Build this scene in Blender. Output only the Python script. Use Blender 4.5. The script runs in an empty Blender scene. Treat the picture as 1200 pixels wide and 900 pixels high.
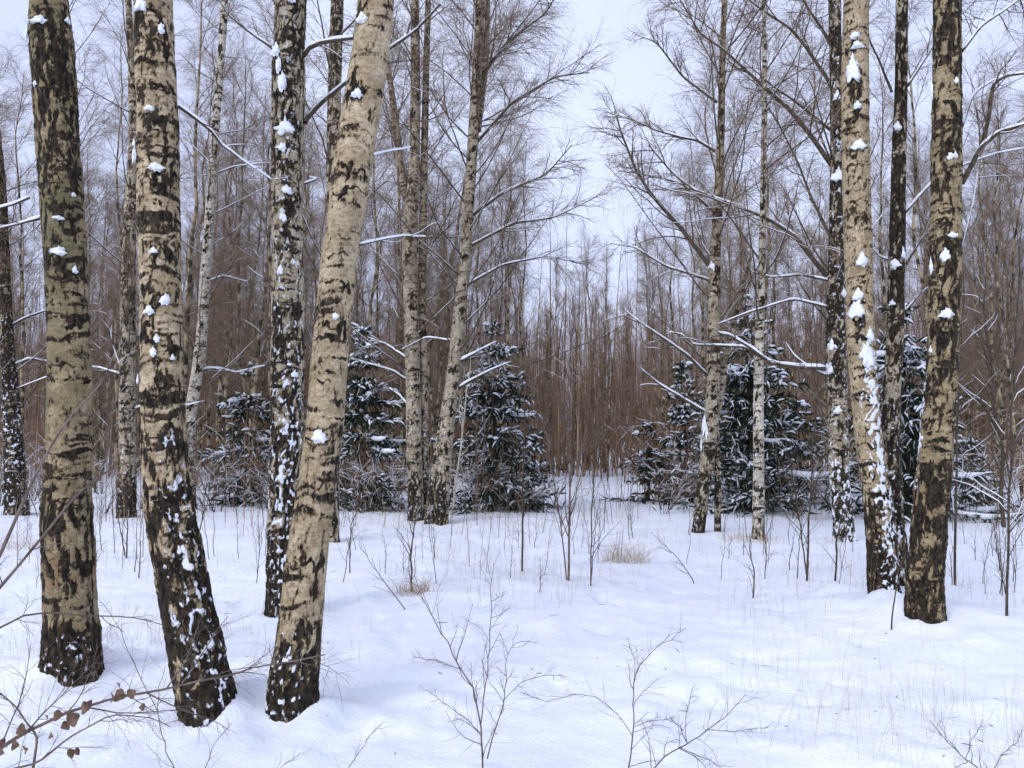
import bpy, math, random
import numpy as np
R_ = math.radians
rng = np.random.default_rng(7)
random.seed(7)
scene = bpy.context.scene
COL = scene.collection

# ---------------------------------------------------------------- camera
PITCH = R_(5.1); CAMZ = 1.6; F = 900.0
cam_d = bpy.data.cameras.new('camera'); cam = bpy.data.objects.new('camera', cam_d); COL.objects.link(cam)
cam.location = (0, 0, CAMZ); cam.rotation_euler = (math.pi/2 + PITCH, 0, 0)
cam_d.sensor_width = 36; cam_d.lens = 27.0; cam_d.clip_start = 0.05; cam_d.clip_end = 1500
scene.camera = cam
# ---------------------------------------------------------------- sky, sun, exposure
SUN_EL, SUN_AZ = R_(38), R_(215)
world = bpy.data.worlds.new('World'); scene.world = world; world.use_nodes = True
nt = world.node_tree; nt.nodes.clear()
wo = nt.nodes.new('ShaderNodeOutputWorld'); bg = nt.nodes.new('ShaderNodeBackground')
sky = nt.nodes.new('ShaderNodeTexSky'); sky.sky_type = 'NISHITA'; sky.sun_disc = False
sky.sun_elevation = SUN_EL; sky.sun_rotation = SUN_AZ; sky.dust_density = 2.0
wm = nt.nodes.new('ShaderNodeMix'); wm.data_type = 'RGBA'
wn = nt.nodes.new('ShaderNodeTexNoise'); wn.inputs['Scale'].default_value = 1.6; wn.inputs['Detail'].default_value = 4
wr = nt.nodes.new('ShaderNodeValToRGB')
wr.color_ramp.elements[0].position = 0.3; wr.color_ramp.elements[0].color = (5.8, 6.5, 9.5, 1)
wr.color_ramp.elements[1].position = 0.75; wr.color_ramp.elements[1].color = (8.0, 8.8, 11.5, 1)
wm.inputs['Factor'].default_value = 0.88
nt.links.new(sky.outputs[0], wm.inputs[6]); nt.links.new(wn.outputs[0], wr.inputs[0]); nt.links.new(wr.outputs[0], wm.inputs[7])
nt.links.new(wm.outputs[2], bg.inputs[0]); nt.links.new(bg.outputs[0], wo.inputs[0])
bg.inputs[1].default_value = 0.1
sl = bpy.data.lights.new('sun', 'SUN'); so = bpy.data.objects.new('sun', sl); COL.objects.link(so)
sl.energy = 1.5; sl.angle = R_(35); sl.color = (0.96, 0.96, 1.0)
so.rotation_euler = (math.pi/2 - SUN_EL, 0, math.pi - SUN_AZ); so.location = (-10, -10, 20)
vs = scene.view_settings; vs.view_transform = 'Standard'; vs.look = 'None'; vs.gamma = 1; vs.exposure = 0.23
try:
    vs.use_curve_mapping = False
except Exception: pass
scene.cycles.max_bounces = 5; scene.cycles.diffuse_bounces = 3; scene.cycles.glossy_bounces = 1

# ================================================================ helpers
def ray(px, py):
    a = (px-600)/F; b = (450-py)/F
    return a, math.cos(PITCH)-b*math.sin(PITCH), math.sin(PITCH)+b*math.cos(PITCH)
def at(px, py, Y):                       # photo pixel + distance -> point, metres per pixel there
    a, y, z = ray(px, py); t = Y/y
    return np.array([a*t, Y, CAMZ+z*t]), t/F
def gdist(px, py):
    a, y, z = ray(px, py); t = -CAMZ/z
    return y*t
def _h(ix, iy, iz, s):
    h = (ix.astype(np.int64)*374761393 + iy.astype(np.int64)*668265263 + iz.astype(np.int64)*1274126177 + s*974634777) & 0xffffffff
    h = ((h ^ (h >> 13))*1274126177) & 0xffffffff
    h = ((h ^ (h >> 16))*2246822519) & 0xffffffff
    return ((h ^ (h >> 15)) & 0xffffff)/float(0xffffff)
def vn(p, s=0):
    i = np.floor(p).astype(np.int64); f = p-i; f = f*f*(3-2*f)
    x, y, z = i[..., 0], i[..., 1], i[..., 2]; u, v, w = f[..., 0], f[..., 1], f[..., 2]
    def c(a, b, d): return _h(x+a, y+b, z+d, s)
    return ((c(0,0,0)*(1-u)+c(1,0,0)*u)*(1-v)+(c(0,1,0)*(1-u)+c(1,1,0)*u)*v)*(1-w) + \
           ((c(0,0,1)*(1-u)+c(1,0,1)*u)*(1-v)+(c(0,1,1)*(1-u)+c(1,1,1)*u)*v)*w
def fbm(p, o=3, s=0):
    t = 0; a = 1; n = 0
    for k in range(o):
        t = t+a*vn(p*(2.03**k), s+k*17); n += a; a *= .5
    return t/n
def nz(p, f, o=3, s=0):                  # roughly uniform 0..1
    return np.clip((fbm(p*np.array(f), o, s)-.5)*2.3+.5, 0, 1)

def mesh(name, V, Fq, mats, base=(0,0,0), parent=None, smooth=True, attrs=None, mi=None, loc=None):
    V = np.asarray(V, dtype=np.float64)-np.asarray(base); Fq = np.asarray(Fq, dtype=np.int32)
    me = bpy.data.meshes.new(name); k = Fq.shape[1]
    me.vertices.add(len(V)); me.vertices.foreach_set('co', V.astype(np.float32).ravel())
    me.loops.add(Fq.size); me.loops.foreach_set('vertex_index', Fq.ravel())
    me.polygons.add(len(Fq)); me.polygons.foreach_set('loop_start', np.arange(0, Fq.size, k, dtype=np.int32))
    me.polygons.foreach_set('use_smooth', np.full(len(Fq), smooth))
    for m in (mats if isinstance(mats, (list, tuple)) else [mats]): me.materials.append(m)
    if mi is not None: me.polygons.foreach_set('material_index', np.asarray(mi, dtype=np.int32))
    for a, v in (attrs or {}).items():
        me.attributes.new(a, 'FLOAT', 'POINT').data.foreach_set('value', np.asarray(v, dtype=np.float32).ravel())
    me.update(calc_edges=True)
    o = bpy.data.objects.new(name, me); COL.objects.link(o)
    if parent is not None: o.parent = parent
    elif loc is not None: o.location = loc
    return o
def tag(o, label=None, cat=None, group=None, kind=None):
    if label: o['label'] = label
    if cat: o['category'] = cat
    if group: o['group'] = group
    if kind: o['kind'] = kind
    return o
def empty(name, loc, label, cat, group=None):
    o = bpy.data.objects.new(name, None); COL.objects.link(o); o.location = [float(v) for v in loc]; o.empty_display_size = .2
    return tag(o, label, cat, group)
def dup(root, loc, rz, sc, label, group):
    r = root.copy(); COL.objects.link(r); r.location = loc; tl = .035 if rng.random() < .88 else .13
    r.rotation_euler = (rng.normal()*tl, rng.normal()*tl, rz); r.scale = (sc, sc, sc)
    r['label'] = label; r['group'] = group
    for ch in list(root.children):
        c = ch.copy(); COL.objects.link(c); c.parent = r
        for g in ch.children:
            d = g.copy(); COL.objects.link(d); d.parent = c
    return r

class Geo:                               # collects quads
    def __init__(s): s.V = []; s.F = []; s.n = 0; s.M = []
    def add(s, V, Fq, m=0):
        if len(V) == 0: return
        s.V.append(V); s.F.append(Fq+s.n); s.n += len(V); s.M.append(np.full(len(Fq), m))
    def tubes(s, P, Rr, S=3, m=0):
        P = np.asarray(P, float); Rr = np.asarray(Rr, float)
        if len(P) == 0: return
        N, K = P.shape[:2]
        T = np.empty_like(P); T[:, 1:-1] = P[:, 2:]-P[:, :-2]; T[:, 0] = P[:, 1]-P[:, 0]; T[:, -1] = P[:, -1]-P[:, -2]
        T /= np.linalg.norm(T, axis=2, keepdims=True)+1e-9
        D = P[:, -1]-P[:, 0]; D /= np.linalg.norm(D, axis=1, keepdims=True)+1e-9
        ref = np.where(np.abs(D[:, 2:3]) > .75, np.array([[1., 0, 0]]), np.array([[0, 0, 1.]]))[:, None, :]
        A = np.cross(T, np.broadcast_to(ref, T.shape)); A /= np.linalg.norm(A, axis=2, keepdims=True)+1e-9
        B = np.cross(T, A)
        th = np.arange(S)*2*math.pi/S
        V = P[:, :, None]+Rr[:, :, None, None]*(A[:, :, None]*np.cos(th)[None, None, :, None]+B[:, :, None]*np.sin(th)[None, None, :, None])
        i = (np.arange(N)*K*S)[:, None, None]; k = (np.arange(K-1)*S)[None, :, None]; j = np.arange(S)[None, None, :]; j2 = (j+1) % S
        Fq = np.stack([i+k+j, i+k+j2, i+k+S+j2, i+k+S+j], -1).reshape(-1, 4)
        s.add(V.reshape(-1, 3), Fq, m)
    def out(s):
        return np.concatenate(s.V), np.concatenate(s.F), np.concatenate(s.M)
    def build(s, name, mats, base=(0,0,0), parent=None, smooth=True, loc=None):
        V, Fq, M = s.out()
        return mesh(name, V, Fq, mats, base, parent, smooth, None, M, loc)

def grow(P, Rr, n, K, L, ang, rr, t=(.2, .97), trop=0., trop2=None, wig=.12, tfall=.55, tip=.35, keep=None):
    P = np.asarray(P, float); Rr = np.asarray(Rr, float); N, K0 = P.shape[:2]
    tt = t[0]+(t[1]-t[0])*(np.arange(n)[None]+rng.random((N, n)))/n
    x = tt*(K0-1); i = np.minimum(x.astype(int), K0-2); f = (x-i)[..., None]; a = np.arange(N)[:, None]
    p = P[a, i]*(1-f)+P[a, i+1]*f; T = P[a, i+1]-P[a, i]; T /= np.linalg.norm(T, axis=2, keepdims=True)+1e-9
    r = Rr[a, i]*(1-f[..., 0])+Rr[a, i+1]*f[..., 0]
    p = p.reshape(-1, 3); T = T.reshape(-1, 3); r = r.ravel(); tt = tt.ravel()
    q = np.cross(rng.normal(size=T.shape), T); q /= np.linalg.norm(q, axis=1, keepdims=True)+1e-9
    an = ang*(1+.3*rng.normal(size=len(T)))[:, None]
    d = np.cos(an)*T+np.sin(an)*q
    l = L*(1-tfall*tt)*rng.uniform(.6, 1.3, len(T))
    if keep is not None:
        m = keep(p, d); p, d, r, tt, l = p[m], d[m], r[m], tt[m], l[m]
    out = np.empty((len(p), K, 3)); out[:, 0] = p
    if trop2 is None: trop2 = trop
    for k in range(1, K):
        tz = trop+(trop2-trop)*k/(K-1)
        d = d+wig*rng.normal(size=d.shape); d[:, 2] += tz; d /= np.linalg.norm(d, axis=1, keepdims=True)+1e-9
        out[:, k] = out[:, k-1]+d*(l/(K-1))[:, None]
    r0 = np.minimum(rr, r*.75)[:, None]*rng.uniform(.75, 1.1, (len(p), 1))
    return out, r0*np.linspace(1, tip, K)[None]
def snow_on(geo, P, Rr, S=5, thick=.5, add=.004, m=0, frac=1.0, gap=.0):
    if len(P) == 0: return
    P = np.asarray(P, float).copy(); Rr = np.asarray(Rr, float)
    sel = rng.random(len(P)) < frac
    P = P[sel]; Rr = Rr[sel]
    if len(P) == 0: return
    T = np.gradient(P, axis=1); T /= np.linalg.norm(T, axis=2, keepdims=True)+1e-9
    hz = np.sqrt(np.clip(1-T[..., 2]**2, 0, 1))
    lump = .75+.5*vn(P*9.0, 3)
    if gap: lump = lump*np.clip((vn(P*3.0, 8)-gap)*6, 0.02, 1)
    rs = (Rr*.85+add)*np.clip(hz*1.5-.35, 0.02, 1)*lump
    rs[:, 0] *= .5; rs[:, -1] *= .3
    P[..., 2] += Rr*thick+rs*.45
    geo.tubes(P, rs, S, m)
def spline(pts, n):
    pts = np.asarray(pts, float); d = np.r_[0, np.cumsum(np.linalg.norm(np.diff(pts[:, :3], axis=0), axis=1))]
    s = np.linspace(0, d[-1], n); out = np.stack([np.interp(s, d, pts[:, k]) for k in range(pts.shape[1])], 1)
    w = max(1, int(n/len(pts)/2))
    if w > 1:
        ker = np.hanning(2*w+1); ker /= ker.sum()
        for k in range(out.shape[1]):
            a = out[:, k]; ext = np.r_[2*a[0]-a[w:0:-1], a, 2*a[-1]-a[-2:-w-2:-1]]
            out[:, k] = np.convolve(ext, ker, 'valid')
    return out, s

# ---------------------------------------------------------------- materials
def nodes_mat(name):
    m = bpy.data.materials.new(name); m.use_nodes = True; t = m.node_tree
    return m, t, t.nodes['Principled BSDF']
def N(t, kind, **kw):
    n = t.nodes.new(kind)
    for k, v in kw.items(): setattr(n, k, v)
    return n
def mix(t, fac, a, b):
    n = N(t, 'ShaderNodeMix', data_type='RGBA')
    for idx, v in ((0, fac), (6, a), (7, b)):
        if isinstance(v, bpy.types.NodeSocket): t.links.new(v, n.inputs[idx])
        elif idx == 0: n.inputs[0].default_value = v
        else: n.inputs[idx].default_value = (*v, 1)
    return n.outputs[2]
def math_(t, op, a, b=0., c=None):
    n = N(t, 'ShaderNodeMath', operation=op)
    for i, v in enumerate((a, b) if c is None else (a, b, c)):
        if isinstance(v, bpy.types.NodeSocket): t.links.new(v, n.inputs[i])
        else: n.inputs[i].default_value = v
    return n.outputs[0]
def noise(t, vec, scale, detail=3, rough=.5):
    n = N(t, 'ShaderNodeTexNoise'); n.inputs['Scale'].default_value = scale; n.inputs['Detail'].default_value = detail; n.inputs['Roughness'].default_value = rough
    t.links.new(vec, n.inputs['Vector']); return n.outputs[0]
def mapping(t, vec, sc, loc=None):
    n = N(t, 'ShaderNodeMapping'); n.inputs['Scale'].default_value = sc; t.links.new(vec, n.inputs['Vector'])
    if loc is not None: t.links.new(loc, n.inputs['Location'])
    return n.outputs[0]
def step(t, v, lo, hi):
    n = N(t, 'ShaderNodeMapRange'); n.inputs[1].default_value = lo; n.inputs[2].default_value = hi; t.links.new(v, n.inputs[0]); return n.outputs[0]

def bark_mat(name, tanA, tanB, darkA=(.009,.007,.005), darkB=(.06,.044,.026), lent=.55):
    m, t, p = nodes_mat(name); tc = N(t, 'ShaderNodeTexCoord').outputs['Object']
    def attr(n): a = N(t, 'ShaderNodeAttribute'); a.attribute_name = n; return a.outputs['Fac']
    fine = noise(t, mapping(t, tc, (1, 1, .55)), 62, 5, .65)
    mid_ = noise(t, mapping(t, tc, (1, 1, .6)), 21, 3, .6)
    fld = math_(t, 'ADD', attr('dark'), math_(t, 'ADD', math_(t, 'MULTIPLY', math_(t, 'SUBTRACT', fine, .5), 1.15), math_(t, 'MULTIPLY', math_(t, 'SUBTRACT', mid_, .5), .7)))
    dk = step(t, fld, .46, .61); half = step(t, fld, .26, .50)
    pale = mix(t, step(t, noise(t, tc, 7, 3), .35, .65), tanA, tanB)
    pale = mix(t, math_(t, 'MULTIPLY', step(t, noise(t, mapping(t, tc, (1, 1, 1.6)), 26, 5, .7), .45, .7), .75), pale, tuple(c*.42 for c in tanA))
    ln = step(t, noise(t, mapping(t, tc, (14, 14, 95)), 1.6, 3, .55), .56, .66)
    pale = mix(t, math_(t, 'MULTIPLY', ln, lent), pale, (.13, .095, .06))
    pale = mix(t, math_(t, 'MULTIPLY', half, .68), pale, (.15, .105, .06))
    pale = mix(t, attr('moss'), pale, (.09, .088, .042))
    pale = mix(t, attr('rust'), pale, (.27, .15, .085))
    dark = mix(t, step(t, noise(t, mapping(t, tc, (1, 1, .5)), 38, 4), .4, .68), darkA, darkB)
    col = mix(t, dk, pale, dark)
    sn = step(t, math_(t, 'ADD', attr('snow'), math_(t, 'MULTIPLY', math_(t, 'SUBTRACT', fine, .5), 1.0)), .44, .66)
    col = mix(t, sn, col, (.82, .85, .9))
    t.links.new(col, p.inputs['Base Color']); p.inputs['Roughness'].default_value = .92; p.inputs['Specular IOR Level'].default_value = .2
    b = N(t, 'ShaderNodeBump'); b.inputs['Strength'].default_value = .7; b.inputs['Distance'].default_value = .012
    hgt = math_(t, 'ADD', math_(t, 'MULTIPLY', fine, .8), math_(t, 'MULTIPLY', dk, math_(t, 'SUBTRACT', noise(t, tc, 90, 2), .2)))
    t.links.new(hgt, b.inputs['Height']); t.links.new(b.outputs[0], p.inputs['Normal'])
    return m
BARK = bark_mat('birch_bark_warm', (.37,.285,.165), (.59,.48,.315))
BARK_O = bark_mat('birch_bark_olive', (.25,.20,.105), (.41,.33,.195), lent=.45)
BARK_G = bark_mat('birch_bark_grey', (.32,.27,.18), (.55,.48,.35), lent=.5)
BARK_L = bark_mat('birch_bark_light', (.50,.45,.35), (.75,.70,.58), lent=.5)

def plain(name, a, b, scale=8, rough=.9, stretch=(1,1,1), lo=.35, hi=.65, spec=.2):
    m, t, p = nodes_mat(name); tc = N(t, 'ShaderNodeTexCoord').outputs['Object']
    t.links.new(mix(t, step(t, noise(t, mapping(t, tc, stretch), scale, 3), lo, hi), a, b), p.inputs['Base Color'])
    p.inputs['Roughness'].default_value = rough; p.inputs['Specular IOR Level'].default_value = spec
    return m
BRANCH = plain('dark_branch_bark', (.04,.032,.022), (.11,.085,.06), 20)
TWIG = plain('purple_brown_twig', (.16,.11,.072), (.28,.20,.13), 3)
TWIG2 = plain('brown_twig', (.215,.13,.075), (.37,.24,.145), 2)
SHRUB = plain('shrub_bark', (.075,.056,.045), (.21,.16,.135), 9)
STEMS = plain('wood_stem_bark', (.12,.075,.045), (.46,.33,.20), 1.3, stretch=(1,1,.25), lo=.42, hi=.68)
FARBARK = plain('far_birch_bark', (.035,.028,.018), (.36,.29,.18), 2.6, stretch=(1,1,1.5), lo=.42, hi=.6)
NEEDLE = plain('spruce_needles', (.010,.022,.014), (.034,.052,.030), 4, lo=.3, hi=.7)
RUST = plain('rusty_straw', (.32,.20,.11), (.50,.33,.20), 3)
STRAW = plain('dry_straw', (.34,.24,.13), (.52,.39,.24), 3)
LEAFM = plain('dead_leaf', (.10,.065,.045), (.22,.14,.10), 40)
SNOWB, t_, p_ = nodes_mat('clinging_snow'); p_.inputs['Base Color'].default_value = (.84,.87,.92,1); p_.inputs['Roughness'].default_value = .8
bb = N(t_, 'ShaderNodeBump'); bb.inputs['Strength'].default_value = .5; bb.inputs['Distance'].default_value = .02
t_.links.new(noise(t_, N(t_, 'ShaderNodeTexCoord').outputs['Object'], 45, 3), bb.inputs['Height']); t_.links.new(bb.outputs[0], p_.inputs['Normal'])
SNOW, t_, p_ = nodes_mat('ground_snow')
tc_ = N(t_, 'ShaderNodeTexCoord').outputs['Object']
t_.links.new(mix(t_, step(t_, noise(t_, tc_, 1.1, 4), .35, .7), (.82,.85,.90), (.90,.91,.93)), p_.inputs['Base Color'])
p_.inputs['Roughness'].default_value = .7; p_.inputs['Specular IOR Level'].default_value = .25
bb = N(t_, 'ShaderNodeBump'); bb.inputs['Strength'].default_value = .55; bb.inputs['Distance'].default_value = .055
hh = math_(t_, 'ADD', noise(t_, tc_, 4.2, 6, .6), math_(t_, 'MULTIPLY', noise(t_, tc_, 45, 4), .14))
t_.links.new(hh, bb.inputs['Height']); t_.links.new(bb.outputs[0], p_.inputs['Normal'])

# ================================================================ ground
def P0(px, py): return at(px, py, gdist(px, py))[0]
mounds = []                              # x, y, height, radius
def mound(px, py, h, r): q = P0(px, py); mounds.append((q[0], q[1], h, r))
mound(66, 800, .13, .20); mound(60, 790, .08, .4); mound(1050, 722, .16, .75); mound(1062, 700, .14, .5); mound(300, 838, .08, .35); mound(245, 855, .05, .5)
mound(345, 855, .04, .35); mound(265, 825, .09, .3); mound(120, 800, .05, .6); mound(900, 735, .05, 1.0); mound(560, 700, .05, 1.1); mound(335, 730, .06, .5); mound(1150, 740, .06, .7)
for q_ in ((100,800),(250,850),(335,725),(343,852),(1040,724),(1083,740)): mound(q_[0], q_[1], -.012, .35)
def gz(x, y):
    x = np.asarray(x, float); y = np.asarray(y, float)
    p = np.stack([x, y, np.zeros_like(x)], -1)
    z = (fbm(p*.35, 3, 5)-.5)*.16+(fbm(p*1.7, 3, 9)-.5)*.07+(fbm(p*6, 3, 11)-.5)*.024+np.clip(fbm(p*2.6, 3, 13)-.6, 0, 1)*.22-np.clip(fbm(p*3.1, 2, 15)-.68, 0, 1)*.25
    for mx, my, h, r in mounds: z = z+h*np.exp(-((x-mx)**2+(y-my)**2)/(2*r*r))
    for bx, by in BASES:
        d2 = (x-bx)**2+(y-by)**2; e = np.exp(-d2/(2*.3**2))
        z = z+e*(.03+.16*(fbm(p*5.5, 2, 19)-.5))
    return z
BASES = [tuple(P0(*q_)[:2]) for q_ in ((88,797),(248,850),(333,724),(343,852),(1040,726),(1083,738))]
def gz1(x, y): return float(gz(np.array([x]), np.array([y]))[0])
def graded(lo, hi, near, n): 
    u = np.linspace(-1, 1, n); s = np.sinh(u*near)/math.sinh(near)
    return np.where(s < 0, -s*lo, s*hi)
gx = graded(-400, 400, 6.2, 520)
gy = 4+graded(-30, 700, 6.2, 560)
X, Yg = np.meshgrid(gx, gy); Z = gz(X.ravel(), Yg.ravel())
n1, n2 = len(gx), len(gy); ii = np.arange(n2-1)[:, None]*n1+np.arange(n1-1)[None]
g = mesh('ground', np.stack([X.ravel(), Yg.ravel(), Z], 1), np.stack([ii, ii+1, ii+n1+1, ii+n1], -1).reshape(-1, 4), SNOW)
g['kind'] = 'structure'

# ================================================================ birch trunks
def ext_up(pts, H, rtop=.03):
    pts = [list(p) for p in pts]
    d = np.array(pts[-1][:3])-np.array(pts[-3][:3]); d /= np.linalg.norm(d); z0 = pts[-1][2]; r0 = pts[-1][3]; py = pts[-1][4]
    p = np.array(pts[-1][:3])
    while p[2] < H:
        d = d+np.array([0, 0, .08])+rng.normal(size=3)*.012; d /= np.linalg.norm(d); p = p+d*.5; py -= 60
        pts.append([*p, max(rtop, r0+(rtop-r0)*(p[2]-z0)/(H-z0)), py])
    return pts
def trunk_pts(tr, Y, H, rtop=.03):       # tr listed from the top of the photo downwards: (px, py, width px)
    pts = []
    for px, py, w in reversed(tr):
        q, mpp = at(px, py, Y); pts.append([*q, w*mpp/2, py])
    pts[0][2] -= 0
    d = np.array(pts[0][:3])-np.array(pts[1][:3]); d /= np.linalg.norm(d)
    b = np.array(pts[0][:3])+d*.3; pts.insert(0, [*b, pts[0][3]*1.1, pts[0][4]+30])
    return ext_up(pts, H, rtop) if H else pts
def interp_prof(prof, py):
    a = np.array(prof, float); a = a[np.argsort(a[:, 0])]
    return np.interp(py, a[:, 0], a[:, 1])
def trunk_mesh(pts, root, base, mat, NU, ds, dark, snow=None, snow_u=None, rust=None, moss=None, scars=(), seed=0, zvis=5.0, zfloor=None,
               name='trunk', lump=.035, zoom=1.0, band=.5):
    pts = np.array(pts); d = np.r_[0, np.cumsum(np.linalg.norm(np.diff(pts[:, :3], axis=0), axis=1))]
    # finer rings while in view, coarser above
    zs = np.interp(np.linspace(0, d[-1], 400), d, pts[:, 2]); sv = np.linspace(0, d[-1], 400)
    svis = sv[min(len(sv)-1, int(np.searchsorted(zs, zvis)))]
    s = np.r_[np.arange(0, svis, ds), np.arange(svis, d[-1], ds*6)]
    sp, ss = spline(pts, 200); sp = np.stack([np.interp(s, ss, sp[:, k]) for k in range(5)], 1)
    C = sp[:, :3]; r = sp[:, 3]; py = sp[:, 4]; K = len(s)
    th = np.arange(NU)*2*math.pi/NU
    u = np.stack([np.cos(th), np.sin(th)], 1)
    cx = np.cos(th)[None]*r[:, None]; cy = np.sin(th)[None]*r[:, None]
    Z = np.broadcast_to(s[:, None], (K, NU)); PY = np.broadcast_to(py[:, None], (K, NU))
    q = np.stack([cx, cy, Z], -1)+seed*3.17; q = q/zoom
    warp = (fbm(q*6, 2, 21)-.5)*.12; q2 = q+np.stack([warp, warp*0, warp], -1)
    n_fis = nz(q2, (33, 33, 9), 3, 31+seed); n_ring = nz(q2, (4.2, 4.2, 24), 4, 41+seed); drip = nz(q2, (26, 26, 2.2), 2, 45+seed); n_big = nz(q, (3.5, 3.5, 1.6), 2, 51+seed)
    a = interp_prof(dark, PY)
    wr_ = np.clip(a*1.6, 0, 1)                                  # where the bark is mostly dark it is cracked in plates, above it is banded
    w_ = np.clip(.12+.75*wr_**1.5, 0, .85); a2 = np.clip(a+(n_big-.5)*.25, 0, .995)
    D = np.clip(np.maximum(1-(1-a2)**w_-n_fis, (1-(1-a2)**(1-w_)-n_ring)*1.2)+.5, 0, 1)*.95
    # ragged dark ring streaks on the pale bark
    rings = np.clip((n_ring-.80)*6, 0, 1)*band*np.clip(n_fis*1.8-.2, 0, 1); D = np.maximum(D, .25+.6*rings*(rings > 0.05))
    disp = (fbm(q*3.0, 2, 61)-.5)*lump*2+(n_fis-.5)*.13*np.clip((a-.25)*2, .15, 1)+(D-.5)*.035+(nz(q2, (40, 40, 30), 2, 33)-.5)*.03*np.clip(a*1.5, .2, 1)
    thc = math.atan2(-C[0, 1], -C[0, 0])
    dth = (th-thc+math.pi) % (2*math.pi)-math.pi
    rag = (nz(q2, (30, 30, 14), 3, 71)-.5)
    sdisp = np.zeros_like(D); xr = np.random.default_rng(900+seed); py0, py1 = max(-60, py.min()), py.max()
    extra = [(xr.uniform(-.9, .9), q_+xr.uniform(-8, 8), xr.uniform(.7, 2.1), xr.uniform(3, 7)) for q_ in np.arange(py0, min(620, py1), 22/zoom) if NU > 60 and xr.random() < .35+.5*band]
    for (su, spy, sw, shh) in list(scars)+extra:      # u across the trunk, photo row, angular half-width (rad), height in px
        k = int(np.argmin(np.abs(py-spy))); thS = math.asin(max(-1, min(1, su))); s0 = s[k]; mpp = abs((C[min(k+3, K-1), 2]-C[max(k-3, 0), 2])/max(1e-6, (py[max(k-3, 0)]-py[min(k+3, K-1)])))
        hS = shh*mpp; x = ((dth-thS+math.pi) % (2*math.pi)-math.pi)/sw; dz = (s[:, None]-s0)/hS+rag*.9
        ax = np.abs(x)[None]+rag*.35
        dz = dz+.45*ax**2
        top = .30-.2*ax; bot = -.15-1.3*drip**2*np.clip(1.1-ax, 0, 1)
        f = np.clip(np.minimum((top-dz)*4, (dz-bot)*3)*.5+.35, 0, 1)*np.clip((1.1-ax)*3, 0, 1)
        D = np.maximum(D, f*.95)
        sdisp = np.maximum(sdisp, .045*np.exp(-(np.clip(np.abs(x), 0, 9)[None]**2)*1.4-((s[:, None]-s0)/hS)**2*1.5))
    disp = disp+sdisp-.035
    S_ = np.zeros_like(D)
    if snow:
        sa = interp_prof(snow, PY); n_s = nz(q2+9.1, (44, 44, 30), 2, 81+seed)
        if snow_u: sa = sa*np.exp(-((dth-math.asin(snow_u[0]))/snow_u[1])**2)[None]
        S_ = np.clip(sa*.80-n_s+.5, 0, 1)*np.clip(sa*12, 0, 1); disp = disp+np.clip((S_-.45)*6, 0, 1)*.05
    low = np.clip(1-(C[:, 2]-base[2])/.25, 0, 1)
    ph = seed*1.7
    rr = r[:, None]*(.95 if NU > 60 else 1.)*(1+disp)+r[:, None]*.035*(low**2)[:, None]*(.5+2.0*np.maximum(0, np.cos(3*th+ph)))[None]
    V = np.stack([C[:, 0:1]+rr*np.cos(th)[None], C[:, 1:2]+rr*np.sin(th)[None], C[:, 2:3]+0*rr], -1).reshape(-1, 3)
    k_ = np.arange(K-1)[:, None]*NU; j = np.arange(NU)[None]; j2 = (j+1) % NU
    Fq = np.stack([k_+j, k_+j2, k_+NU+j2, k_+NU+j], -1).reshape(-1, 4)
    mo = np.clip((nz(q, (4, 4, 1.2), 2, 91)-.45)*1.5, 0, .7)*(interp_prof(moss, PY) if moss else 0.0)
    mo = mo+np.clip(np.abs(dth)-1.1, 0, 1)[None]*.5*np.ones((K, 1))*(1 if moss else .3)  # besides the moss patches, every trunk turns darker olive towards its sides and back
    ru = np.clip((nz(q, (6, 6, 5), 3, 95)-.3)*2, 0, 1)*(interp_prof(rust, PY) if rust else 0.0)
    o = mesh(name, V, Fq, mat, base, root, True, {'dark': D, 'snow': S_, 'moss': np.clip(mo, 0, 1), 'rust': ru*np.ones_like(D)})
    return o, sp, thc

def blob(geo, c, sx, sy, sz, out, seed):  # lump of snow stuck to bark: peaked top, ragged edge
    nu, nv = 18, 12
    th = np.arange(nu)*2*math.pi/nu; ph = np.linspace(0, math.pi, nv)
    T, Pp = np.meshgrid(th, ph)
    side = np.array([-out[1], out[0], 0.])
    x = np.sin(Pp)*np.cos(T); y = np.sin(Pp)*np.sin(T); z = np.cos(Pp)
    q = np.stack([x, y, z], -1)
    rr = .42+1.15*vn(q*2.6+seed*7.7, 5)*(.5+1.0*vn(q*6.5+seed, 6))
    wid = np.clip(1.0-.62*z, .25, 1.7)
    V = np.array(c)[None, None]+(x*rr*wid*sx)[..., None]*side+(y*rr*wid*sy)[..., None]*np.array([out[0], out[1], 0])+(z*rr*sz)[..., None]*np.array([0, 0, 1.])
    k = np.arange(nv-1)[:, None]*nu; j = np.arange(nu)[None]; j2 = (j+1) % nu
    geo.add(V.reshape(-1, 3), np.stack([k+j, k+nu+j, k+nu+j2, k+j2], -1).reshape(-1, 4))

def clumps(root, base, sp, thc, lst):
    py = sp[:, 4]
    for n_, (px, y, w, h) in enumerate(lst):
        k = int(np.argmin(np.abs(py-y))); c = sp[k, :3]; r = sp[k, 3]
        mpp = at(px, y, c[1])[1]; cc = at(px, y, c[1])[0]
        u_ = max(-.97, min(.97, (cc[0]-c[0])/r)); th = thc+math.asin(u_)
        o = (math.cos(th), math.sin(th)); g_ = Geo()
        blob(g_, (c[0]+o[0]*r*1.0, c[1]+o[1]*r*1.0, cc[2]), w*mpp*.37, min(.018, w*mpp*.2), h*mpp*.5, o, n_+px)
        g_.build('snow_clump', SNOWB, base, root)

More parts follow.
